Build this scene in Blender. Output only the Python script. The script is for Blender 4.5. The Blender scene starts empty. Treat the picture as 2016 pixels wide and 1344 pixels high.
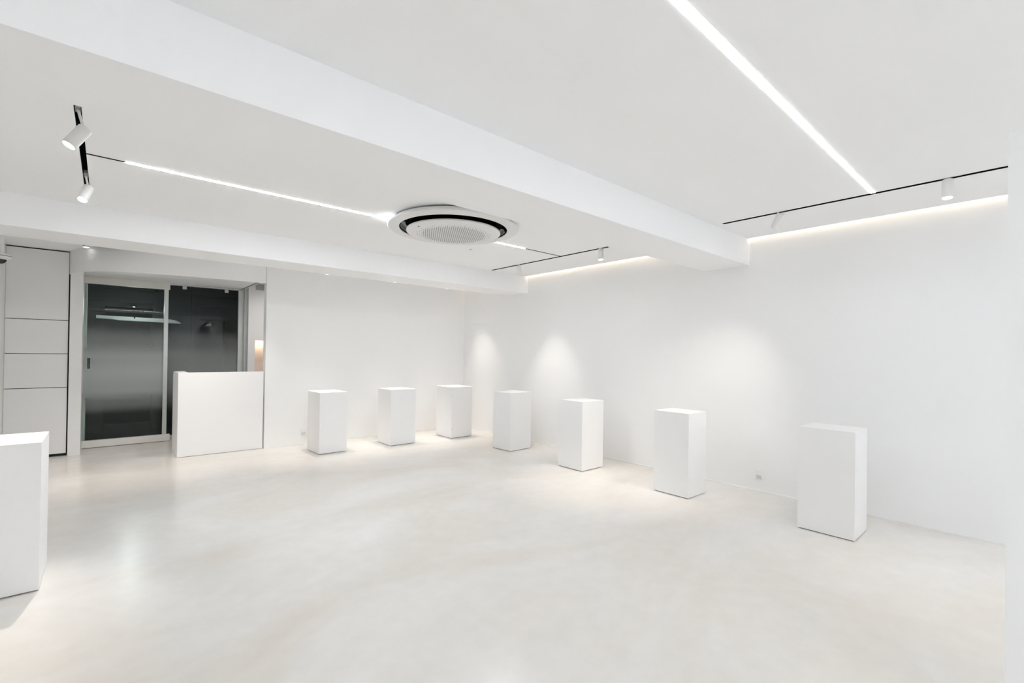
import bpy, bmesh, math, random
from mathutils import Vector, Matrix

random.seed(7)
SC = bpy.context.scene
C = SC.collection

# ---------------------------------------------------------------- camera
CAM_H = 1.4
F_PX, YAW, PITCH, ROLL, SHIFT_PX = 913.57, 0.71824868, 0.00593519, 0.01366205, 17.759
def cam_axes():
    f = Vector((math.sin(YAW), math.cos(YAW), 0)); r = Vector((math.cos(YAW), -math.sin(YAW), 0)); u = Vector((0, 0, 1))
    f2 = f*math.cos(PITCH) + u*math.sin(PITCH); u2 = u*math.cos(PITCH) - f*math.sin(PITCH)
    r3 = r*math.cos(ROLL) + u2*math.sin(ROLL); u3 = u2*math.cos(ROLL) - r*math.sin(ROLL)
    return r3, u3, f2
_r, _u, _f = cam_axes()
cd = bpy.data.cameras.new('camera'); cam = bpy.data.objects.new('camera', cd); C.objects.link(cam)
cd.sensor_fit = 'HORIZONTAL'; cd.sensor_width = 36.0
cd.lens = F_PX/2016*36.0
cd.shift_y = SHIFT_PX/2016
cd.clip_start = 0.02
cam.matrix_world = Matrix(((_r.x, _u.x, -_f.x, 0), (_r.y, _u.y, -_f.y, 0), (_r.z, _u.z, -_f.z, CAM_H), (0, 0, 0, 1)))
SC.camera = cam

# ---------------------------------------------------------------- world, exposure
W = bpy.data.worlds.new('night'); SC.world = W; W.use_nodes = True
W.node_tree.nodes['Background'].inputs[0].default_value = (0.05, 0.06, 0.08, 1)
W.node_tree.nodes['Background'].inputs[1].default_value = 0.25
vs = SC.view_settings
vs.view_transform = 'Standard'; vs.look = 'None'; vs.gamma = 1; vs.use_curve_mapping = False
vs.exposure = 2.24
SC.cycles.max_bounces = 14; SC.cycles.diffuse_bounces = 10; SC.cycles.glossy_bounces = 4
SC.cycles.transparent_max_bounces = 12
SC.cycles.sample_clamp_indirect = 6.0
SC.cycles.use_denoising = True
SC.cycles.caustics_reflective = False; SC.cycles.caustics_refractive = False

# light levels
G = dict(ledL=1.622, ledR=0.258, ledB=1.72, cove=0.46, s1=0.901, s2=2.317, s3=0.850, s4=1.545, s5=1.107, s6=0.721, hid=1.32, down=3.863, niche=1.0, fillL=0.85)
LED_E = 21.0          # linear lights
COVE_E = 9.0         # warm cove strips
SPOT_W = 14.0         # track spots

# ---------------------------------------------------------------- materials
def mat(name, color, rough=0.5, metal=0.0, spec=0.5, noise=0.0, nscale=3.0, bump=0.0, bscale=60.0, coat=0.0):
    m = bpy.data.materials.new(name); m.use_nodes = True
    nt = m.node_tree; b = nt.nodes['Principled BSDF']
    b.inputs['Base Color'].default_value = (*color, 1)
    b.inputs['Roughness'].default_value = rough; b.inputs['Metallic'].default_value = metal
    b.inputs['Specular IOR Level'].default_value = spec
    b.inputs['Coat Weight'].default_value = coat
    tc = nt.nodes.new('ShaderNodeTexCoord')
    if noise:
        n = nt.nodes.new('ShaderNodeTexNoise'); n.inputs['Scale'].default_value = nscale; n.inputs['Detail'].default_value = 5
        nt.links.new(tc.outputs['Object'], n.inputs['Vector'])
        r = nt.nodes.new('ShaderNodeValToRGB')
        r.color_ramp.elements[0].position = 0.3; r.color_ramp.elements[1].position = 0.7
        r.color_ramp.elements[0].color = (*[c*(1-noise) for c in color], 1)
        r.color_ramp.elements[1].color = (*[min(1, c*(1+noise)) for c in color], 1)
        nt.links.new(n.outputs['Fac'], r.inputs['Fac']); nt.links.new(r.outputs['Color'], b.inputs['Base Color'])
    if bump:
        n2 = nt.nodes.new('ShaderNodeTexNoise'); n2.inputs['Scale'].default_value = bscale; n2.inputs['Detail'].default_value = 3
        nt.links.new(tc.outputs['Object'], n2.inputs['Vector'])
        bp = nt.nodes.new('ShaderNodeBump'); bp.inputs['Strength'].default_value = bump; bp.inputs['Distance'].default_value = 0.002
        nt.links.new(n2.outputs['Fac'], bp.inputs['Height']); nt.links.new(bp.outputs['Normal'], b.inputs['Normal'])
    return m

def emis(name, color, strength):
    m = bpy.data.materials.new(name); m.use_nodes = True
    nt = m.node_tree; nt.nodes.clear()
    e = nt.nodes.new('ShaderNodeEmission'); e.inputs[0].default_value = (*color, 1); e.inputs[1].default_value = strength
    o = nt.nodes.new('ShaderNodeOutputMaterial'); nt.links.new(e.outputs[0], o.inputs[0])
    return m

M_WALL = mat('white_wall_paint', (0.880, 0.883, 0.888), 0.75, noise=0.006, nscale=1.2, bump=0.05, bscale=90)
M_CEIL = mat('white_ceiling_paint', (0.922, 0.927, 0.936), 0.85, noise=0.006, nscale=1.0)
M_PLINTH = mat('white_satin_lacquer', (0.87, 0.87, 0.875), 0.5, noise=0.006, nscale=2.5)
M_CAB = mat('white_cabinet_laminate', (0.80, 0.80, 0.80), 0.45, noise=0.005, nscale=2)
M_SKIRT = mat('white_skirting', (0.86, 0.86, 0.85), 0.4, noise=0.004)
M_BLACK = mat('matt_black_metal', (0.003, 0.003, 0.003), 0.9, spec=0.05, noise=0.1, nscale=20)
M_GAP = mat('dark_gap', (0.02, 0.02, 0.02), 0.8, noise=0.1, nscale=20)
M_SPOT = mat('white_powder_coat', (0.80, 0.80, 0.79), 0.45, noise=0.01, nscale=30)
M_GREYPL = mat('grey_plastic', (0.32, 0.32, 0.32), 0.5, noise=0.05, nscale=40)
M_ALU = mat('brushed_aluminium', (0.62, 0.64, 0.63), 0.38, metal=0.35, noise=0.03, nscale=12)
M_SOFFIT = mat('greyish_soffit_paint', (0.66, 0.66, 0.62), 0.6, noise=0.01)
M_SILL = mat('white_door_rail', (0.82, 0.81, 0.78), 0.4, noise=0.01)
M_STEEL = mat('steel_fitting', (0.6, 0.6, 0.6), 0.3, metal=0.9, noise=0.05, nscale=50)
M_ACW = mat('white_appliance_plastic', (0.80, 0.80, 0.80), 0.42, noise=0.004)
M_ACH = mat('grille_hole', (0.10, 0.10, 0.105), 0.7, noise=0.05, nscale=50)
M_SLOTG = mat('grey_slot_flap', (0.16, 0.18, 0.17), 0.35, noise=0.05, nscale=10)
M_LOCK = mat('glossy_black_keypad', (0.008, 0.008, 0.01), 0.15, noise=0.05, nscale=50)
M_SOCKET = mat('socket_plastic', (0.84, 0.84, 0.83), 0.35, noise=0.004)
M_SOCKETG = mat('socket_insert', (0.62, 0.62, 0.61), 0.4, noise=0.01)
M_EXT = mat('dark_exterior_render', (0.022, 0.024, 0.024), 0.7, noise=0.15, nscale=2.0)
M_EXTD = mat('black_exterior_recess', (0.003, 0.003, 0.003), 0.6, noise=0.1, nscale=3.0)
M_EXTF = mat('dark_pavement', (0.022, 0.022, 0.022), 0.7, noise=0.2, nscale=4)
M_CANOPY = mat('pale_canopy_paint', (0.5, 0.51, 0.52), 0.5, noise=0.03, nscale=5)
M_BEIGE = mat('beige_panel', (0.50, 0.46, 0.42), 0.6, noise=0.02)
M_NICHE = mat('warm_niche_paint', (0.80, 0.72, 0.66), 0.6, noise=0.01)
E_LED = emis('linear_light_diffuser', (0.915, 0.960, 1.0), LED_E*G['ledL'])
LEDC = (0.915, 0.960, 1.0)
E_LED_R = emis('linear_light_diffuser_near', LEDC, LED_E*G['ledR'])
E_LED_B = emis('linear_light_diffuser_rear', LEDC, LED_E*G['ledB'])
E_COVE = emis('warm_cove_emitter', (1.0, 0.82, 0.62), COVE_E*G['cove'])
E_LENS = emis('spot_lens', (1.0, 0.97, 0.92), 10.0)
E_DOWN = emis('downlight_lens', (1.0, 0.97, 0.93), 0.9)
E_WARM = emis('niche_lamp', (1.0, 0.86, 0.70), 1.2)

def floor_mat():
    m = bpy.data.materials.new('polished_micro_cement'); m.use_nodes = True
    nt = m.node_tree; b = nt.nodes['Principled BSDF']; L = nt.links
    tc = nt.nodes.new('ShaderNodeTexCoord')
    mp = nt.nodes.new('ShaderNodeMapping'); mp.inputs['Rotation'].default_value = (0, 0, 0.5); mp.inputs['Scale'].default_value = (1, 1.6, 1)
    L.new(tc.outputs['Object'], mp.inputs['Vector'])
    n = nt.nodes.new('ShaderNodeTexNoise'); n.inputs['Scale'].default_value = 0.55; n.inputs['Detail'].default_value = 6; n.inputs['Roughness'].default_value = 0.55; n.inputs['Distortion'].default_value = 0.8
    L.new(mp.outputs[0], n.inputs['Vector'])
    r = nt.nodes.new('ShaderNodeValToRGB'); r.color_ramp.elements[0].position = 0.32; r.color_ramp.elements[1].position = 0.68
    r.color_ramp.elements[0].color = FLOOR_A; r.color_ramp.elements[1].color = FLOOR_B
    L.new(n.outputs['Fac'], r.inputs['Fac'])
    n2 = nt.nodes.new('ShaderNodeTexNoise'); n2.inputs['Scale'].default_value = 9; n2.inputs['Detail'].default_value = 8
    L.new(tc.outputs['Object'], n2.inputs['Vector'])
    r2 = nt.nodes.new('ShaderNodeValToRGB'); r2.color_ramp.elements[0].position = 0.35; r2.color_ramp.elements[1].position = 0.65
    r2.color_ramp.elements[0].color = (0.97, 0.97, 0.97, 1); r2.color_ramp.elements[1].color = (1, 1, 1, 1)
    L.new(n2.outputs['Fac'], r2.inputs['Fac'])
    mx = nt.nodes.new('ShaderNodeMix'); mx.data_type = 'RGBA'; mx.blend_type = 'MULTIPLY'; mx.inputs[0].default_value = 1
    L.new(r.outputs[0], mx.inputs[6]); L.new(r2.outputs[0], mx.inputs[7])
    # a few dust specks
    v = nt.nodes.new('ShaderNodeTexVoronoi'); v.inputs['Scale'].default_value = 1.7
    L.new(tc.outputs['Object'], v.inputs['Vector'])
    lt = nt.nodes.new('ShaderNodeMath'); lt.operation = 'LESS_THAN'; lt.inputs[1].default_value = 0.008
    L.new(v.outputs['Distance'], lt.inputs[0])
    mx2 = nt.nodes.new('ShaderNodeMix'); mx2.data_type = 'RGBA'; mx2.inputs[7].default_value = (0.35, 0.34, 0.33, 1)
    L.new(lt.outputs[0], mx2.inputs[0]); L.new(mx.outputs[2], mx2.inputs[6])
    L.new(mx2.outputs[2], b.inputs['Base Color'])
    rr = nt.nodes.new('ShaderNodeMapRange'); rr.inputs[3].default_value = 0.16; rr.inputs[4].default_value = 0.30
    L.new(n.outputs['Fac'], rr.inputs[0]); L.new(rr.outputs[0], b.inputs['Roughness'])
    b.inputs['Specular IOR Level'].default_value = 0.45
    bp = nt.nodes.new('ShaderNodeBump'); bp.inputs['Strength'].default_value = 0.04; bp.inputs['Distance'].default_value = 0.004
    L.new(n2.outputs['Fac'], bp.inputs['Height']); L.new(bp.outputs[0], b.inputs['Normal'])
    return m
FLOOR_A = (0.695, 0.652, 0.597, 1); FLOOR_B = (0.770, 0.761, 0.748, 1)
M_FLOOR = floor_mat()

def glass_mat(name, tint, film_max):
    """clear glass with a white dotted film: dense band at chest height fading up and down"""
    m = bpy.data.materials.new(name); m.use_nodes = True
    nt = m.node_tree; nt.nodes.clear(); L = nt.links
    tr = nt.nodes.new('ShaderNodeBsdfTransparent'); tr.inputs[0].default_value = (*tint, 1)
    gl = nt.nodes.new('ShaderNodeBsdfGlossy'); gl.inputs['Roughness'].default_value = 0.0
    fr = nt.nodes.new('ShaderNodeFresnel'); fr.inputs[0].default_value = 1.28
    mx = nt.nodes.new('ShaderNodeMixShader'); L.new(fr.outputs[0], mx.inputs[0]); L.new(tr.outputs[0], mx.inputs[1]); L.new(gl.outputs[0], mx.inputs[2])
    df = nt.nodes.new('ShaderNodeBsdfDiffuse'); df.inputs[0].default_value = (0.80, 0.82, 0.83, 1)
    tc = nt.nodes.new('ShaderNodeNewGeometry'); sx = nt.nodes.new('ShaderNodeSeparateXYZ'); L.new(tc.outputs['Position'], sx.inputs[0])
    mr = nt.nodes.new('ShaderNodeMapRange'); mr.inputs[1].default_value = 0.0; mr.inputs[2].default_value = 2.4
    L.new(sx.outputs[2], mr.inputs[0])
    rp = nt.nodes.new('ShaderNodeValToRGB'); rp.color_ramp.interpolation = 'EASE'
    els = rp.color_ramp.elements
    pts = [(0.44, 0.0), (0.62, 0.35), (0.80, 0.88), (1.05, 1.0), (1.25, 0.85), (1.50, 0.36), (1.74, 0.0)]
    els[0].position = pts[0][0]/2.4; els[0].color = (0, 0, 0, 1)
    els[1].position = pts[-1][0]/2.4; els[1].color = (0, 0, 0, 1)
    for z, v in pts[1:-1]:
        e = els.new(z/2.4); e.color = (v*film_max,)*3 + (1,)
    L.new(mr.outputs[0], rp.inputs[0])
    m2 = nt.nodes.new('ShaderNodeMixShader'); L.new(rp.outputs[0], m2.inputs[0]); L.new(mx.outputs[0], m2.inputs[1]); L.new(df.outputs[0], m2.inputs[2])
    o = nt.nodes.new('ShaderNodeOutputMaterial'); L.new(m2.outputs[0], o.inputs[0])
    return m
M_GLASS = glass_mat('door_glass_with_film', (0.88, 0.94, 0.90), 0.46)
M_GLASS2 = glass_mat('side_glass_with_film', (0.86, 0.91, 0.89), 0.26)
M_DOME = mat('smoked_dome', (0.01, 0.01, 0.01), 0.08, noise=0.05, nscale=30)

# ---------------------------------------------------------------- mesh helpers
def box(bm, x0, x1, y0, y1, z0, z1):
    vs_ = [bm.verts.new(p) for p in ((x0,y0,z0),(x1,y0,z0),(x1,y1,z0),(x0,y1,z0),(x0,y0,z1),(x1,y0,z1),(x1,y1,z1),(x0,y1,z1))]
    for f in ((0,3,2,1),(4,5,6,7),(0,1,5,4),(1,2,6,5),(2,3,7,6),(3,0,4,7)):
        bm.faces.new([vs_[i] for i in f])
    return vs_

def prism(bm, pts, z0, z1):
    a = [bm.verts.new((p[0], p[1], z0)) for p in pts]; b = [bm.verts.new((p[0], p[1], z1)) for p in pts]
    n = len(pts)
    bm.faces.new(a[::-1]); bm.faces.new(b)
    for i in range(n):
        j = (i+1) % n; bm.faces.new((a[i], a[j], b[j], b[i]))

def lathe(bm, prof, seg=48, c=(0, 0), cap0=False, cap1=False):
    """prof: list of (radius, z); spins about the z axis through c"""
    rings = []
    for r, z in prof:
        if r < 1e-6: rings.append([bm.verts.new((c[0], c[1], z))])
        else: rings.append([bm.verts.new((c[0]+r*math.cos(2*math.pi*k/seg), c[1]+r*math.sin(2*math.pi*k/seg), z)) for k in range(seg)])
    for A, B in zip(rings, rings[1:]):
        for k in range(seg):
            j = (k+1) % seg
            if len(A) == 1 and len(B) == 1: continue
            if len(A) == 1: bm.faces.new((A[0], B[j], B[k]))
            elif len(B) == 1: bm.faces.new((A[k], A[j], B[0]))
            else: bm.faces.new((A[k], A[j], B[j], B[k]))
    if cap0 and len(rings[0]) > 1: bm.faces.new(rings[0][::-1])
    if cap1 and len(rings[-1]) > 1: bm.faces.new(rings[-1])

def obj(name, bm, m, parent=None, smooth=False, bevel=0.0, M=None):
    if M is not None: bmesh.ops.transform(bm, matrix=M, verts=bm.verts)
    bmesh.ops.recalc_face_normals(bm, faces=bm.faces)
    me = bpy.data.meshes.new(name); bm.to_mesh(me); bm.free()
    me.materials.append(m)
    if smooth:
        me.polygons.foreach_set('use_smooth', [True]*len(me.polygons))
        try: me.set_sharp_from_angle(angle=math.radians(35))
        except Exception: pass
    o = bpy.data.objects.new(name, me); C.objects.link(o)
    if parent: o.parent = parent
    if bevel:
        b = o.modifiers.new('edge', 'BEVEL'); b.width = bevel; b.segments = 2; b.limit_method = 'ANGLE'
    return o

def tag(o, label, cat, group=None, kind=None):
    if label: o['label'] = label
    if cat: o['category'] = cat
    if group: o['group'] = group
    if kind: o['kind'] = kind
    return o

def thing(name, label, cat, loc=(0, 0, 0), rotz=0, group=None, kind=None):
    o = bpy.data.objects.new(name, None); o.empty_display_size = 0.1; C.objects.link(o)
    o.location = loc; o.rotation_euler = (0, 0, rotz)
    return tag(o, label, cat, group, kind)

def bxo(name, m, dims, parent=None, bevel=0.0):
    bm = bmesh.new(); box(bm, *dims); return obj(name, bm, m, parent, bevel=bevel)

def struct(name, bm, m, label=None, cat=None, **k):
    o = obj(name, bm, m, **k); return tag(o, label, cat, kind='structure')

# ---------------------------------------------------------------- room numbers (metres; camera at 0,0,1.4)
ZC = 2.64            # ceiling
XR = 5.13            # right wall
YB = 7.27            # back wall plane
YD = 8.75            # glass door plane
YC = 8.30            # cabinet front plane
X0, Y0 = -3.6, -3.2  # open part of the room behind and left of the camera
B1 = (2.055, 2.545, 2.365)   # big beam: y0, y1, underside
B2 = (5.50, 6.03, 2.378)     # far beam
COVE = 0.06

# ---------------------------------------------------------------- floor
bm = bmesh.new(); box(bm, X0-0.1, XR+0.1, Y0-0.1, YD+0.3, -0.08, 0.0)
struct('floor', bm, M_FLOOR, 'polished pale micro-cement floor, grey in front and beige by the pedestals', 'floor')

# ---------------------------------------------------------------- ceiling with slots for tracks and lights
SL = 0.030
ST = 0.0195            # half width of the tracks
TX_R = 4.335         # x of the two right hand tracks
TX_L = -0.130        # x of the left track
LED_R_Y = 0.845; LED_L_Y = 4.035
AC_C = (2.49, 3.72)
slots = [
    (TX_L-SL/2, TX_L+SL/2, 3.235, 4.93),              # left track
    (TX_L+SL/2, 4.32, LED_L_Y-SL/2, LED_L_Y+SL/2),    # lengthwise light beside the air conditioner
    (TX_R-ST, TX_R+ST, 3.30, 5.44),               # far right track
    (TX_R-ST, TX_R+ST, -1.6, 1.98),               # near right track
    (-0.6, TX_R-ST, LED_R_Y-SL/2, LED_R_Y+SL/2),    # long light in front
    (-1.2, TX_R-ST, -2.35-SL/2, -2.35+SL/2),
    (2.3, 2.9, 3.4, 4.1),                             # air conditioner body hole
    (-0.7, 4.95, 6.72-SL/2, 6.72+SL/2),                # track behind the far beam
]
def tiles(x0, x1, y0, y1, holes):
    xs = sorted({x0, x1, *[h[i] for h in holes for i in (0, 1)]}); ys = sorted({y0, y1, *[h[i] for h in holes for i in (2, 3)]})
    for a, b in zip(xs, xs[1:]):
        run = None
        for c, d in zip(ys, ys[1:]):
            mx, my = (a+b)/2, (c+d)/2
            if a < x0 or b > x1 or c < y0 or d > y1: hole = True
            else: hole = any(h[0] < mx < h[1] and h[2] < my < h[3] for h in holes)
            if hole:
                if run: yield (a, b, *run); run = None
            else: run = (run[0], d) if run else (c, d)
        if run: yield (a, b, *run)
bm = bmesh.new()
for t in tiles(X0, XR-COVE, Y0, YC+0.02, slots + [(-0.24, XR-COVE, YB+0.12, YC+0.03)]):
    box(bm, t[0], t[1], t[2], t[3], ZC, ZC+0.02)
box(bm, X0, XR+0.1, Y0, YD+0.3, 2.86, 2.90)      # slab over the void
box(bm, 4.92, 4.94, Y0, YB, ZC+0.02, 2.86)       # back of the cove
struct('ceiling', bm, M_CEIL, 'flat white ceiling with flush light slots and a cove gap along the right wall', 'ceiling')

# beams
def beam(n, b, label):
    bm = bmesh.new(); box(bm, X0, XR, b[0], b[1], b[2], ZC+0.2); return struct(n, bm, M_CEIL, label, 'beam')
beam('trim_1', B1, 'deep white ceiling beam running from the upper left to the right wall')
beam('trim_2', B2, 'shallower white ceiling beam near the back wall')

# ---------------------------------------------------------------- walls
bm = bmesh.new(); box(bm, XR, XR+0.1, Y0, YB+0.15, 0, 2.86)
struct('wall_right', bm, M_WALL, 'long plain white wall washed by warm cove light', 'wall')
bm = bmesh.new(); box(bm, 1.705, XR, YB, YB+0.14, 0, 2.86)
struct('wall_back', bm, M_WALL, 'plain white back wall behind the first pedestals', 'wall')
bm = bmesh.new(); box(bm, X0-0.1, X0, Y0, YC+0.1, 0, 2.86); struct('wall_left', bm, M_WALL, 'plain white wall at the far left', 'wall')
bm = bmesh.new(); box(bm, X0, XR, Y0-0.1, Y0, 0, 2.86); struct('wall_front', bm, M_WALL, 'plain white wall behind the viewpoint', 'wall')
# return block left of the cabinets, panelled
bm = bmesh.new(); box(bm, X0, -0.936, 7.45, YC+0.6, 0, ZC-0.012)
struct('wall_return', bm, M_CAB, 'white panelled return beside the cabinet doors', 'wall')
# partition at the right edge of the view
bm = bmesh.new(); box(bm, 2.39, 2.50, Y0, 0.084, 0, 2.2)
struct('wall_partition', bm, M_WALL, 'near white partition end at the right edge of the view', 'wall')
# thin skirting
def skirt(n, dims, label):
    bm = bmesh.new(); box(bm, *dims); struct(n, bm, M_SKIRT, label, 'skirting')
skirt('baseboard_right', (XR-0.010, XR, Y0, YB, 0, 0.014), 'thin white skirting strip along the right wall')
skirt('baseboard_back', (1.71, XR-0.010, YB-0.010, YB, 0, 0.014), 'thin white skirting strip along the back wall')

# ---------------------------------------------------------------- entrance: curved fascia, soffit, jambs
ZF = 2.345
curve = [(-0.372, 8.30), (-0.345, 8.17), (-0.30, 8.03), (-0.25, 7.92), (-0.20, 7.83), (-0.13, 7.735), (-0.05, 7.655), (0.04, 7.59),
         (0.14, 7.535), (0.25, 7.487), (0.38, 7.44), (0.52, 7.40), (0.70, 7.355), (0.90, 7.32), (1.15, 7.29), (1.40, 7.275), (1.692, YB)]
ZS = 2.402
inner = []
for i, (x, y) in enumerate(curve):
    p, q = curve[max(i-1, 0)], curve[min(i+1, len(curve)-1)]
    tx, ty = q[0]-p[0], q[1]-p[1]; l_ = math.hypot(tx, ty)
    inner.append((x-ty/l_*0.014, y+tx/l_*0.014))
bm = bmesh.new()
A = [bm.verts.new((x, y, ZF)) for x, y in curve]; B_ = [bm.verts.new((x, y, 2.84)) for x, y in curve]
D = [bm.verts.new((x, YD+0.16, ZS)) for x, y in inner]
I0 = [bm.verts.new((x, y, ZF)) for x, y in inner]; I1 = [bm.verts.new((x, y, ZS)) for x, y in inner]
for i in range(len(curve)-1):
    bm.faces.new((A[i], A[i+1], B_[i+1], B_[i]))
    bm.faces.new((A[i], I0[i], I0[i+1], A[i+1])); bm.faces.new((I0[i], I1[i], I1[i+1], I0[i+1])); bm.faces.new((I1[i], D[i], D[i+1], I1[i+1]))
o = struct('trim_3', bm, M_WALL, 'curved white fascia and soffit above the glass entrance', 'fascia', smooth=True)
# left jamb panel beside cabinets
bm = bmesh.new(); box(bm, -0.362, -0.240, 8.265, YD+0.15, 0, ZS)
struct('trim_4', bm, M_CAB, 'narrow white jamb panel between cabinets and glass door', 'door jamb')
# outer white jamb seen through the edge of the glass
bm = bmesh.new(); box(bm, -0.30, -0.214, YD+0.06, YD+0.30, 0, ZS)
struct('trim_5', bm, M_WALL, 'white outer jamb seen through the edge of the glass leaf', 'door jamb')
# alcove wall right of the side glass, with niche and vent opening
NX0, NX1 = 1.885, 2.12
bm = bmesh.new()
yy0, yy1 = YD, YD+0.02
box(bm, 1.78, NX0, yy0, yy1, 0, 2.86); box(bm, NX1, 2.7, yy0, yy1, 0, 2.86)
box(bm, NX0, NX1, yy0, yy1, 0, 0.85); box(bm, NX0, NX1, yy0, yy1, 1.56, 2.86)
box(bm, 1.78, 1.80, YD+0.02, YD+0.3, 0, 2.86)
box(bm, 2.7, 2.72, YB+0.14, YD+0.02, 0, 2.86)
struct('wall_alcove', bm, M_WALL, 'white alcove wall behind the reception counter with a lit niche', 'wall')
bm = bmesh.new()
box(bm, NX0-0.01, NX0, YD+0.02, YD+0.22, 0.84, 1.57); box(bm, NX1, NX1+0.01, YD+0.02, YD+0.22, 0.84, 1.57)
box(bm, NX0, NX1, YD+0.21, YD+0.22, 0.84, 1.57); box(bm, NX0, NX1, YD+0.02, YD+0.22, 0.84, 0.85); box(bm, NX0, NX1, YD+0.02, YD+0.22, 1.56, 1.57)
struct('trim_6', bm, M_NICHE, 'warm lit niche lining in the alcove wall', 'niche')
t = thing('niche_lamp', 'small warm lamp in the top of the alcove niche', 'lamp', (2.0, YD+0.10, 1.56))
bm = bmesh.new(); lathe(bm, [(0.022, -0.004), (0.030, -0.004), (0.030, 0.0)], 24); obj('rim', bm, M_SPOT, t, smooth=True)
bm = bmesh.new(); lathe(bm, [(0, -0.003), (0.022, -0.003)], 24); obj('lens', bm, E_WARM, t)
ld = bpy.data.lights.new('niche_lamp_light', 'POINT'); ld.energy = 0.14; ld.color = (1, 0.84, 0.68); ld.shadow_soft_size = 0.02
lo = bpy.data.objects.new('niche_lamp_light', ld); C.objects.link(lo); lo.parent = t; lo.location = (0, 0, -0.04)
# beige vent panel
t = thing('vent_panel', 'small beige vent panel high on the alcove wall', 'vent', (1.96, YD, 2.41))
bxo('frame', M_BEIGE, (-0.075, 0.16, -0.012, 0.0, 0.0, 0.10), t)
bm = bmesh.new()
for k in range(4): box(bm, -0.065, 0.15, -0.016, -0.012, 0.014+k*0.022, 0.024+k*0.022)
obj('louvres', bm, M_BEIGE, t)

# ---------------------------------------------------------------- sliding glass door
door = thing('door_1', 'glass sliding entrance door with frosted band and keypad lock', 'door', (0, YD, 0), kind='structure')
def dp(name, m, dims, parent=door, bevel=0.0, label=None):
    o = bxo(name, m, (dims[0], dims[1], dims[2]-YD, dims[3]-YD, dims[4], dims[5]), parent, bevel)
    if label: o['label'] = label
    return o
dp('track_cover', M_SOFFIT, (-0.238, 0.716, YD-0.04, YD+0.03, 2.292, 2.384))
dp('top_rail', M_SOFFIT, (-0.238, 0.716, YD-0.03, YD+0.03, 2.384, 2.4015))
gl = dp('glass_leaf', M_GLASS, (-0.272, 0.655, YD, YD+0.010, 0.10, 2.30))
dp('stile', M_ALU, (0.648, 0.700, YD-0.015, YD+0.022, 0.10, 2.292), bevel=0.002)
dp('bottom_rail', M_SILL, (-0.272, 0.742, YD-0.03, YD+0.02, 0.006, 0.105), bevel=0.003)
dp('end_cap', M_SOCKET, (-0.272, -0.232, YD-0.045, YD-0.031, 0.004, 0.026), bevel=0.002)
dp('end_cap', M_SOCKET, (0.672, 0.712, YD-0.045, YD-0.031, 0.004, 0.026), bevel=0.002)
# keypad lock
lock = dp('keypad_lock', M_SOCKET, (-0.205, -0.160, YD-0.022, YD-0.001, 1.095, 1.265), bevel=0.018, label='rounded keypad lock with silver rim and black face')
dp('keypad', M_LOCK, (-0.199, -0.166, YD-0.0265, YD-0.0225, 1.104, 1.256), parent=lock, bevel=0.014)
bm = bmesh.new()
for k in range(6): box(bm, -0.1865, -0.1785, -0.0285, -0.0268, 1.122+k*0.022, 1.128+k*0.022)
obj('keys', bm, M_GREYPL, lock)
dp('strike_plate', M_SOCKET, (-0.272, -0.248, YD-0.02, YD-0.002, 1.28, 1.36), bevel=0.003)
# fixed side glass
win = thing('window_1', 'fixed dark side glass with frosted band behind the counter', 'window', (0, YD, 0), kind='structure')
Y2 = 8.90
dp('pane', M_GLASS2, (0.70, 1.66, Y2, Y2+0.010, 0.06, 2.401), parent=win)
dp('post', M_ALU, (1.655, 1.735, Y2-0.03, Y2+0.03, 0, 2.401), parent=win, bevel=0.002)
dp('side_post', M_ALU, (1.735, 1.779, Y2-0.08, Y2+0.03, 0, 2.62), parent=win)
dp('head_rail', M_ALU, (0.722, 1.735, Y2-0.05, Y2+0.03, 2.385, 2.4015), parent=win)
for x in (0.885, 1.455):
    cl = dp('glass_clamp', M_STEEL, (x, x+0.055, Y2-0.025, Y2-0.003, 2.335, 2.385), parent=win, bevel=0.004)
dp('sill', M_ALU, (0.70, 1.735, Y2-0.02, Y2+0.03, 0.0, 0.06), parent=win)
# header over the alcove beyond the glass
bm = bmesh.new(); box(bm, 1.672, 1.735, YB+0.14, YD+0.14, ZS, ZS+0.01)
box(bm, 1.690, 1.704, YB+0.002, YB+0.14, ZF, 2.84)
box(bm, -0.4, 1.80, YD+0.165, YD+0.18, ZS+0.003, 2.86)
struct('trim_7', bm, M_SOFFIT, 'grey header above the glass entrance', 'header')

# ---------------------------------------------------------------- outside, at night
bm = bmesh.new(); box(bm, -3, 6, YD+0.3, 13.5, -0.14, -0.04); struct('ground_outside', bm, M_EXTF, 'dark pavement outside the glass door', 'pavement')
YE = 10.6
bm = bmesh.new()
box(bm, -3, -0.03, YE, YE+0.15, -0.04, 3.4); box(bm, 0.62, 1.35, YE, YE+0.15, -0.04, 3.4)
box(bm, -0.03, 0.62, YE, YE+0.15, 2.11, 3.4); box(bm, 1.35, 6, YE, YE+0.15, 1.96, 3.4); box(bm, 1.75, 6, YE, YE+0.15, -0.04, 1.96)
struct('wall_exterior', bm, M_EXT, 'dark facade across the passage outside the door', 'wall')
bm = bmesh.new(); box(bm, -3, 6, YE+1.0, YE+1.1, -0.04, 3.4); struct('wall_exterior_rear', bm, M_EXTD, 'black recess inside the facade outside', 'wall')
bm = bmesh.new()
for z, d in ((2.42, 0.03), (2.02, 0.02), (2.20, 0.015)): box(bm, -3, 6, YE-d, YE-0.001, z, z+0.045)
box(bm, 0.64, 0.70, YE-0.03, YE-0.001, 0, 3.2); box(bm, 1.20, 1.34, YE-0.02, YE-0.001, 0, 3.2)
struct('trim_8', bm, M_EXT, 'dark ledges and posts on the facade outside', 'ledge')
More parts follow.
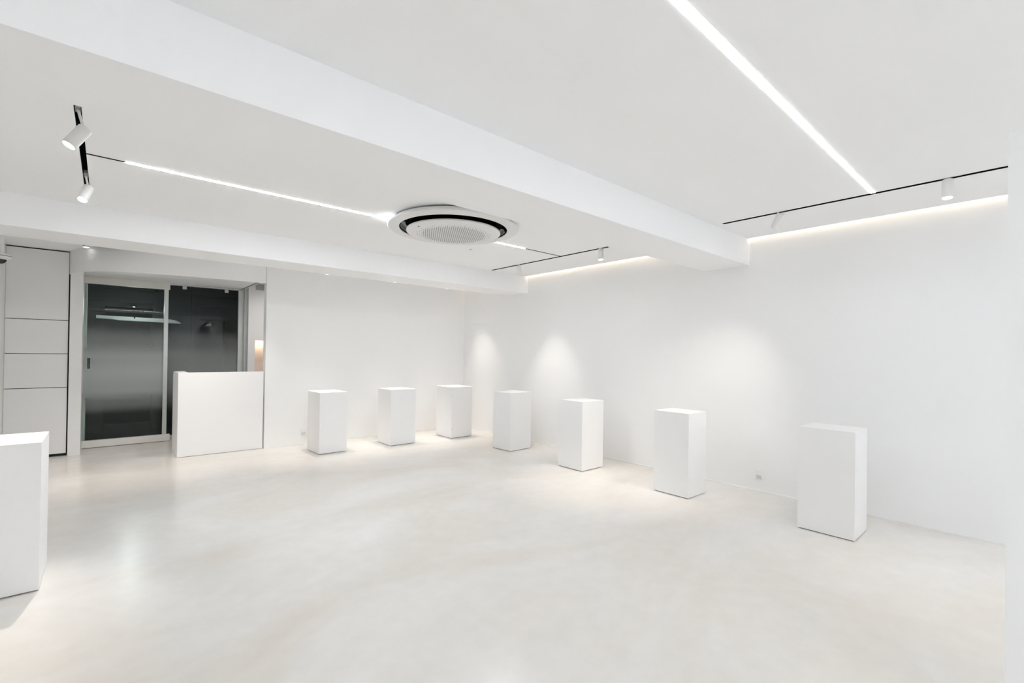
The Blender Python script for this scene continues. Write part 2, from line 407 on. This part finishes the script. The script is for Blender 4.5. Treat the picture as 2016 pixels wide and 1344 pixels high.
# pale canopy blade, curved at one end
t = thing('canopy', 'pale curved canopy blade outside behind the glass door', 'canopy', (0, YE-0.25, 0))
pts = [(-0.135, 1.935), (0.75, 1.925), (0.86, 1.918), (0.93, 1.902), (0.98, 1.880), (1.015, 1.850), (0.6, 1.862), (0.15, 1.866), (0.08, 1.880), (-0.135, 1.884)]
bm = bmesh.new(); prism(bm, [(x, z) for x, z in pts], 0, 0.12)
obj('blade', bm, M_CANOPY, t, M=Matrix.Rotation(math.radians(90), 4, 'X') @ Matrix.Translation((0, 0, 0)))
bxo('bracket', M_BLACK, (0.345, 0.365, -0.125, -0.121, 1.905, 1.93), t)
bxo('wall_arm', M_EXTD, (0.66, 0.69, 0.0, 0.25, 1.885, 1.905), t)
t = thing('canopy_fin', 'small pale triangular canopy tip outside behind the side glass', 'canopy', (0, YE-0.25, 0))
bm = bmesh.new(); prism(bm, [(1.385, 1.828), (1.475, 1.836), (1.465, 1.892), (1.43, 1.875), (1.40, 1.85)], 0, 0.1)
bxo('wall_arm', M_EXTD, (1.385, 1.41, 0.0, 0.27, 1.83, 1.845), t)
obj('blade', bm, M_CANOPY, t, M=Matrix.Rotation(math.radians(90), 4, 'X'))
# outside lamp
t = thing('passage_lamp', 'tiny lit lamp in the dark passage outside the door', 'lamp', (0.34, YE-0.45, 2.10))
bm = bmesh.new(); lathe(bm, [(0.0, 0.012), (0.03, 0.012), (0.03, 0.0), (0.018, 0.0)], 20); obj('housing', bm, M_BLACK, t, smooth=True)
bxo('arm', M_BLACK, (-0.008, 0.008, 0.0, 0.45, 0.012, 0.022), t)
bm = bmesh.new(); lathe(bm, [(0.0, -0.004), (0.018, 0.001)], 20); obj('lens', bm, emis('passage_lamp_lens', (1, 0.97, 0.9), 6), t)
ld = bpy.data.lights.new('passage_lamp_light', 'POINT'); ld.energy = 2.2; ld.shadow_soft_size = 0.03; ld.color = (0.95, 0.97, 1)
lo = bpy.data.objects.new('passage_lamp_light', ld); C.objects.link(lo); lo.parent = t; lo.location = (0, -0.45, -0.05)

# ---------------------------------------------------------------- cabinets
cab = thing('storage_cabinet', 'tall white built-in cabinet with four flat handleless fronts left of the glass door', 'cabinet', (-0.655, YC, 0))
cx = -0.655
bxo('body', M_GAP, (-0.275, 0.281, 0.018, 0.40, 0.03, 2.637), cab)
bxo('plinth', M_GAP, (-0.275, 0.281, 0.03, 0.40, 0.0, 0.03), cab)
def front(n, z0, z1):
    return bxo(n, M_CAB, (-0.279, 0.278, 0.0, 0.018, z0, z1), cab, 0.0008)
front('door', 1.7485, 2.624); front('drawer', 1.317, 1.7405); front('drawer', 0.886, 1.309); front('door', 0.036, 0.878)

# ---------------------------------------------------------------- reception counter
ct = thing('reception_counter', 'white reception counter in front of the side glass, flush with the back wall', 'counter', (0.70, 7.30, 0))
bxo('front_panel', M_PLINTH, (0.0, 0.990, 0.0, 0.035, 0.004, 1.092), ct, 0.002)
# side panel with a rounded rear top corner
prof = [(0.035, 0.004), (0.62, 0.004), (0.62, 1.00)] + [(0.62-0.09*(1-math.cos(a)), 1.00+0.09*math.sin(a)) for a in [math.radians(q) for q in (15, 30, 45, 60, 75, 90)]] + [(0.035, 1.090)]
bm = bmesh.new(); prism(bm, prof, 0.0, 0.115)
Mx = Matrix(((0, 0, 1, 0), (1, 0, 0, 0), (0, 1, 0, 0), (0, 0, 0, 1)))
obj('side_panel', bm, M_PLINTH, ct, M=Mx)
bxo('worktop', M_PLINTH, (0.115, 0.990, 0.035, 0.60, 0.72, 0.75), ct)
bxo('top_ledge', M_PLINTH, (0.115, 0.990, 0.035, 0.06, 1.06, 1.091), ct)

# ---------------------------------------------------------------- pedestals
P = [ # front corner, right corner, left corner (measured on the floor), name bits
    ((2.172, 6.399), (2.552, 6.405), (2.151, 6.850), 'white pedestal nearest the reception counter, top brightly lit'),
    ((3.184, 6.357), (3.600, 6.390), (3.215, 6.790), 'white pedestal second along the back wall, between the counter side and corner pedestals'),
    ((4.244, 6.327), (4.655, 6.375), (4.265, 6.760), 'white pedestal standing in the far room corner, tiny dark mark near its top edge'),
    ((4.346, 4.976), (4.760, 5.005), (4.335, 5.360), 'white pedestal fourth in the row, first one along the right wall after the corner'),
    ((4.281, 3.609), (4.675, 3.605), (4.290, 4.000), 'white pedestal in the middle of the right wall row, under the far track end'),
    ((4.292, 2.272), (4.640, 2.255), (4.282, 2.654), 'white pedestal under the big ceiling beam, left of the wall socket'),
    ((4.303, 0.936), (4.676, 0.934), (4.297, 1.325), 'largest looking white pedestal, nearest the viewer, right of the wall socket'),
]
for i, (f, r, l, lab) in enumerate(P):
    f = Vector(f); a = Vector(r)-f; b = Vector(l)-f
    ang = (math.atan2(a.y, a.x) + math.atan2(b.y, b.x)-math.pi/2)/2
    w, d, h = a.length, b.length, 0.832
    t = thing('display_pedestal', lab, 'pedestal', (f.x, f.y, 0), ang, 'white display pedestals')
    bxo('base', M_GAP, (0.012, w-0.012, 0.012, d-0.012, 0.0, 0.006), t)
    bxo('body', M_PLINTH, (0, w, 0, d, 0.006, h), t, 0.0015)
    if i == 2:
        bxo('screw_cover', M_GREYPL, (0.008, 0.018, -0.0015, 0.0, 0.70, 0.712), t)
        bxo('screw_cover', M_GREYPL, (0.008, 0.018, -0.0015, 0.0, 0.14, 0.152), t)

# foreground block at the left edge
t = thing('display_block', 'large white display block cut by the left edge of the view, top brightly lit', 'pedestal', (-0.272, 3.79, 0))
bxo('base', M_GAP, (-1.38, -0.015, 0.015, 0.445, 0.0, 0.006), t)
bxo('body', M_PLINTH, (-1.40, 0, 0, 0.46, 0.006, 0.852), t, 0.002)

# ---------------------------------------------------------------- linear lights and tracks
def channel(x0, x1, y0, y1, depth=0.05, wall=0.0015):
    """open-bottomed black channel set in a ceiling slot"""
    bm = bmesh.new()
    box(bm, x0, x1, y0, y1, ZC+depth-wall, ZC+depth)
    box(bm, x0, x0+wall, y0, y1, ZC-0.0005, ZC+depth); box(bm, x1-wall, x1, y0, y1, ZC-0.0005, ZC+depth)
    box(bm, x0, x1, y0, y0+wall, ZC-0.0005, ZC+depth); box(bm, x0, x1, y1-wall, y1, ZC-0.0005, ZC+depth)
    return bm
def track(x, y0, y1, label):
    hw = SL/2 if x < 0 else ST
    o = obj('light_track', channel(x-hw, x+hw, y0, y1), M_BLACK)
    return tag(o, label, 'light track')
track(TX_L, 3.235, 4.93, 'black recessed light track at the upper left holding two lit spotlights')
track(TX_R, 3.30, 5.44, 'black recessed light track beyond the big beam, near the far corner')
track(TX_R, -1.6, 1.98, 'black recessed light track in front of the big beam, running to the right edge')
tr = obj('light_track', channel(-0.7, 4.95, 6.72-SL/2, 6.72+SL/2), M_BLACK)
tag(tr, 'recessed light track hidden behind the far beam, above the back wall pedestals', 'light track')

def linear(label, x0, x1, y, blank=None, em=None):
    t = thing('linear_light', label, 'ceiling light', ((x0+x1)/2, y, ZC))
    cx = (x0+x1)/2
    bm = bmesh.new(); box(bm, x0-cx, x1-cx, -SL/2+0.002, SL/2-0.002, -0.002, 0.012); obj('diffuser', bm, em or E_LED, t)
    bm = bmesh.new(); box(bm, x0-cx, x1-cx, -SL/2, SL/2, 0.014, 0.05); obj('housing', bm, M_SPOT, t)
    if blank:
        bm = bmesh.new(); box(bm, blank[0]-cx, blank[1]-cx, -0.011, 0.011, -0.0006, 0.03)
        obj('blank_channel', bm, M_BLACK, t)
        bm = bmesh.new()
        box(bm, blank[0]-cx, blank[1]-cx, -SL/2, -0.011, 0, 0.02); box(bm, blank[0]-cx, blank[1]-cx, 0.011, SL/2, 0, 0.02); obj('filler_strip', bm, M_CEIL, t)
    return t
linear('long lit linear ceiling light in front of the big beam, running off the top edge', -0.6, TX_R-ST, LED_R_Y, em=E_LED_R)
linear('unseen lit linear ceiling light behind the viewpoint', -1.2, TX_R-ST, -2.35, em=E_LED_B)
linear('lit linear ceiling light between the left track and the round air conditioner', 0.080, 1.915+0.04, LED_L_Y, (TX_L+SL/2, 0.080))
linear('short lit linear ceiling light stub right of the round air conditioner', 3.05, 3.70, LED_L_Y, (3.70, TX_R-ST))

# spotlights
def spot(label, base, d, cpos=None, power=1.0, L_=0.13, R_=0.031, cone=54, lit=True, axis='y', group='white track spotlights'):
    """base: point in the track; d: aim; the can hangs on a short stem"""
    d = Vector(d).normalized()
    c = Vector(cpos) if cpos else Vector((base[0], base[1], ZC-0.004-L_/2))
    t = thing('track_spotlight', label, 'spotlight', (base[0], base[1], ZC), 0, group)
    o0 = Vector((base[0], base[1], ZC)); rc = c-o0
    # adapter in the track
    bm = bmesh.new()
    if axis == 'y': box(bm, -0.011, 0.011, -0.065, 0.045, 0.006, 0.030)
    else: box(bm, -0.065, 0.045, -0.011, 0.011, 0.006, 0.030)
    ad = obj('adapter', bm, M_GREYPL, t)
    bm = bmesh.new(); lathe(bm, [(0, 0.003), (0.008, 0.003), (0.009, 0.007), (0, 0.007)], 16); obj('joint', bm, M_STEEL, ad, smooth=True)
    # stem
    tail = rc - d*(L_*0.42)
    bm = bmesh.new(); v = tail - Vector((0, 0, 0.004)); ln = v.length
    if ln > 0.012:
        lathe(bm, [(0.0065, 0), (0.0065, ln)], 14, cap0=True, cap1=True)
        obj('stem', bm, M_SPOT, t, smooth=True, M=Matrix.Translation((0, 0, 0.004)) @ v.to_track_quat('Z', 'Y').to_matrix().to_4x4())
    else: bm.free()
    q = d.to_track_quat('Z', 'Y').to_matrix().to_4x4()
    T = Matrix.Translation(rc) @ q
    h = L_/2
    bm = bmesh.new(); lathe(bm, [(0, -h), (R_-0.003, -h), (R_, -h+0.003), (R_, h-0.001), (R_-0.0015, h), (R_-0.004, h), (R_-0.006, h-0.012)], 40)
    obj('housing', bm, M_SPOT, t, smooth=True, M=T)
    bm = bmesh.new(); lathe(bm, [(0, h-0.004), (R_-0.006, h-0.004)], 32)
    obj('lens', bm, E_LENS if lit else M_GREYPL, t, M=T)
    if lit:
        ld = bpy.data.lights.new('spotlight_beam', 'SPOT'); ld.energy = SPOT_W*power; ld.spot_size = math.radians(cone); ld.spot_blend = 1.0
        ld.shadow_soft_size = 0.022; ld.color = (1.0, 0.93, 0.835)
        lo = bpy.data.objects.new('spotlight_beam', ld); C.objects.link(lo); lo.parent = t
        lo.matrix_local = Matrix.Translation(rc + d*(h+0.008)) @ (-d).to_track_quat('Z', 'Y').to_matrix().to_4x4()
    return t
spot('nearest white spotlight on the left track, tilted to show its lit lens', (TX_L, 3.33), (-0.48, -0.15, -0.87), (TX_L, 3.31, 2.493), power=G['s1'])
spot('white track spotlight at the far end of the left track, lens glowing', (TX_L, 4.58), (-0.25, -0.43, -0.87), (TX_L, 4.591, 2.520), power=G['s2'])
spot('small white track spotlight near the far corner, tilted away, lens hidden', (TX_R, 4.83), (0.33, 0.02, -0.94), (TX_R, 4.835, 2.563), power=G['s3']*0.95, cone=54)
spot('small white track spotlight beyond the big beam, pointing straight down, lens glowing', (TX_R, 3.40), (-0.10, -0.08, -0.99), (TX_R, 3.405, 2.570), power=G['s4'])
spot('white track spotlight in front of the big beam, tilted toward the beam, lens hidden', (TX_R, 1.505), (0.15, 0.48, -0.87), (TX_R, 1.51, 2.567), power=G['s5']*0.9, cone=70)
spot('white track spotlight nearest the right edge, pointing straight down, lens glowing', (TX_R, 0.43), (-0.12, 0.0, -0.99), (TX_R, 0.436, 2.569), power=G['s6']*0.8)
for x, dx, k in ((2.36, 0.0, 1.2), (3.41, 0.0, 1.3), (4.38, 0.0, 1.3), (4.60, 0.20, 0.5)):
    spot('added unseen fill spotlight behind the far beam, toward the entrance', (x, 6.72), (dx, -0.06, -1), (x, 6.72, ZC-0.082), power=G['hid']*k, cone=56, axis='x', group='spotlights behind the far beam')

for x, dx, k in ((-0.40, 0.0, 0.8), (0.45, 0.0, 1.0), (1.20, 0.0, 0.8)):  # extra unseen spots, added to brighten the fascia, counter and cabinets
    spot('added unseen fill spotlight behind the far beam, toward the entrance', (x, 6.72), (dx, 0.16, -1), (x, 6.72, ZC-0.082), power=G['fillL']*k, cone=78, axis='x', group='spotlights behind the far beam')

# ---------------------------------------------------------------- cove strips (warm)
for y0, y1, lab in ((Y0, B1[0], 'warm light strip in the cove slot in front of the big beam'), (B1[1], B2[0], 'warm light strip in the cove slot between the beams'), (B2[1], YB, 'warm light strip in the cove slot beside the far corner')):
    t = thing('cove_light', lab, 'cove light', (5.0, (y0+y1)/2, ZC+0.02))
    hl = (y1-y0)/2-0.005
    bxo('profile', M_SPOT, (-0.012, 0.006, -hl, hl, 0.0, 0.03), t)
    bxo('emitter', E_COVE, (0.0065, 0.009, -hl, hl, 0.004, 0.026), t)

# ---------------------------------------------------------------- downlight
t = thing('downlight', 'small round recessed downlight glowing above the glass door', 'ceiling light', (-0.205, 7.745, ZC))
bm = bmesh.new(); lathe(bm, [(0.030, 0.0), (0.033, -0.010), (0.037, -0.009), (0.038, 0.0)], 32); obj('rim', bm, M_SPOT, t, smooth=True)
bm = bmesh.new(); lathe(bm, [(0, -0.016), (0.02, -0.014), (0.031, -0.008)], 32); obj('lens', bm, E_DOWN, t)
ld = bpy.data.lights.new('downlight_beam', 'SPOT'); ld.energy = 3.2*G['down']; ld.spot_size = math.radians(38); ld.spot_blend = 1; ld.shadow_soft_size = 0.03; ld.color = (1, 0.94, 0.86)
lo = bpy.data.objects.new('downlight_beam', ld); C.objects.link(lo); lo.parent = t; lo.location = (-0.02, -0.05, -0.03); lo.rotation_euler = (-0.52, 0, 0)

t = thing('downlight', 'unseen fill downlight added inside the alcove behind the reception counter', 'ceiling light', (2.15, 8.05, 2.86))  # unseen lamp, added to brighten the alcove wall
bm = bmesh.new(); lathe(bm, [(0.030, 0.0), (0.040, -0.006), (0.044, 0.0)], 32); obj('rim', bm, M_SPOT, t, smooth=True)
bm = bmesh.new(); lathe(bm, [(0, -0.004), (0.031, -0.003)], 32); obj('lens', bm, E_DOWN, t)
ld = bpy.data.lights.new('alcove_fill_beam', 'SPOT'); ld.energy = 9; ld.spot_size = math.radians(120); ld.spot_blend = 1; ld.shadow_soft_size = 0.03; ld.color = (1, 0.96, 0.91)
lo = bpy.data.objects.new('alcove_fill_beam', ld); C.objects.link(lo); lo.parent = t; lo.location = (0, 0, -0.04)

# ---------------------------------------------------------------- round air conditioner
ac = thing('cassette_air_conditioner', 'round white ceiling air conditioner with black ring outlet and dotted centre', 'air conditioner', (AC_C[0], AC_C[1], 0))
bm = bmesh.new(); lathe(bm, [(0.30, ZC+0.14), (0.35, ZC-0.002), (0.535, ZC-0.002), (0.54, 2.615)], 96); obj('collar', bm, M_BLACK, ac, smooth=True)
bm = bmesh.new(); lathe(bm, [(0.520, 2.628), (0.560, 2.628), (0.567, 2.622), (0.612, 2.585), (0.617, 2.578), (0.612, 2.573), (0.530, 2.566), (0.512, 2.569), (0.509, 2.575)], 128)
obj('outer_ring', bm, M_ACW, ac, smooth=True)
bm = bmesh.new(); lathe(bm, [(0.509, 2.575), (0.507, 2.580), (0.495, 2.625), (0.41, 2.625), (0.425, 2.556)], 128); obj('outlet_slot', bm, M_BLACK, ac, smooth=True)
for a0 in (math.radians(118), math.radians(-30)):
    bm = bmesh.new(); n = 14; rows = []
    for k in range(n+1):
        a = a0+math.radians(36)*k/n
        rows.append([bm.verts.new((r*math.cos(a), r*math.sin(a), z)) for r, z in ((0.500, 2.5815), (0.485, 2.610), (0.455, 2.615))])
    for A, B_ in zip(rows, rows[1:]):
        for q in range(2): bm.faces.new((A[q], A[q+1], B_[q+1], B_[q]))
    obj('outlet_flap', bm, M_SLOTG, ac, smooth=True)
bm = bmesh.new(); lathe(bm, [(0.430, 2.556), (0.444, 2.554), (0.446, 2.546), (0.444, 2.540), (0.425, 2.534), (0.36, 2.525), (0.30, 2.523), (0, 2.523)], 128)
p = 0.022   # perforations are part of the disc mesh (second material)
for i in range(-19, 20):
    for j in range(-19, 20):
        x = (i+(0.5 if j % 2 else 0))*p; y = j*p*0.87; r = math.hypot(x, y)
        if r > 0.352: continue
        if r > 0.30 and (i+j) % 2: continue
        rad = 0.0062 if r < 0.30 else 0.0045
        z = 2.5225 if r < 0.30 else 2.5225+(r-0.30)/0.06*0.002
        vv = [bm.verts.new((x+rad*math.cos(math.pi/4*k), y+rad*math.sin(math.pi/4*k), z)) for k in range(8)]
        bm.faces.new(vv).material_index = 1
disc = obj('centre_disc', bm, M_ACW, ac, smooth=True)
disc.data.materials.append(M_ACH)
bxo('sensor_window', M_ACH, (-0.40, -0.385, -0.03, -0.015, 2.528, 2.531), disc)

# ---------------------------------------------------------------- dome camera on the return wall
t = thing('dome_camera', 'white dome security camera with black lens at the left edge below the ceiling', 'security camera', (-0.880, 7.33, -0.04))
bm = bmesh.new(); lathe(bm, [(0, ZC+0.04), (0.040, ZC+0.04), (0.040, 2.44), (0.05, 2.43)], 32); obj('bracket', bm, M_SPOT, t, smooth=True)
bm = bmesh.new(); lathe(bm, [(0.0, 2.432), (0.085, 2.428), (0.098, 2.415), (0.102, 2.405)], 40); obj('cap', bm, M_SPOT, t, smooth=True)
bm = bmesh.new(); lathe(bm, [(0.100, 2.404), (0.100, 2.400)], 40); obj('seam', bm, M_BLACK, t, smooth=True)
bm = bmesh.new(); lathe(bm, [(0.102, 2.399), (0.098, 2.385), (0.075, 2.370), (0.060, 2.366)], 40); obj('shell', bm, M_SPOT, t, smooth=True)
bm = bmesh.new(); lathe(bm, [(0.062, 2.368), (0.058, 2.350), (0.045, 2.332), (0.025, 2.321), (0, 2.318)], 32); obj('dome_lens', bm, M_DOME, t, smooth=True)

# ---------------------------------------------------------------- small fittings
def socket(label, loc, rz, w, h):
    t = thing('wall_socket', label, 'socket', loc, rz)
    bxo('cover_plate', M_SOCKET, (-w/2, w/2, -0.010, 0, 0, h), t, 0.003)
    bxo('insert', M_SOCKETG, (-w/2+0.008, w/2-0.008, -0.012, -0.0095, 0.008, h*0.42), t, 0.001)
    return t
socket('small white wall socket low on the right wall', (XR, 1.935, 0.132), -math.pi/2, 0.070, 0.090)
socket('small white wall socket low on the back wall, half hidden by the first pedestal', (2.235, YB, 0.14), 0, 0.070, 0.090)
t = thing('ceiling_sensor', 'tiny grey ceiling sensor near the far right track', 'sensor', (3.27, 4.52, ZC))
bm = bmesh.new(); lathe(bm, [(0.016, 0), (0.014, -0.004), (0.0, -0.006)], 20); obj('cover', bm, M_SOCKETG, t, smooth=True)
bm = bmesh.new(); lathe(bm, [(0.006, -0.0055), (0.0, -0.010)], 14); obj('tip', bm, M_GREYPL, t, smooth=True)
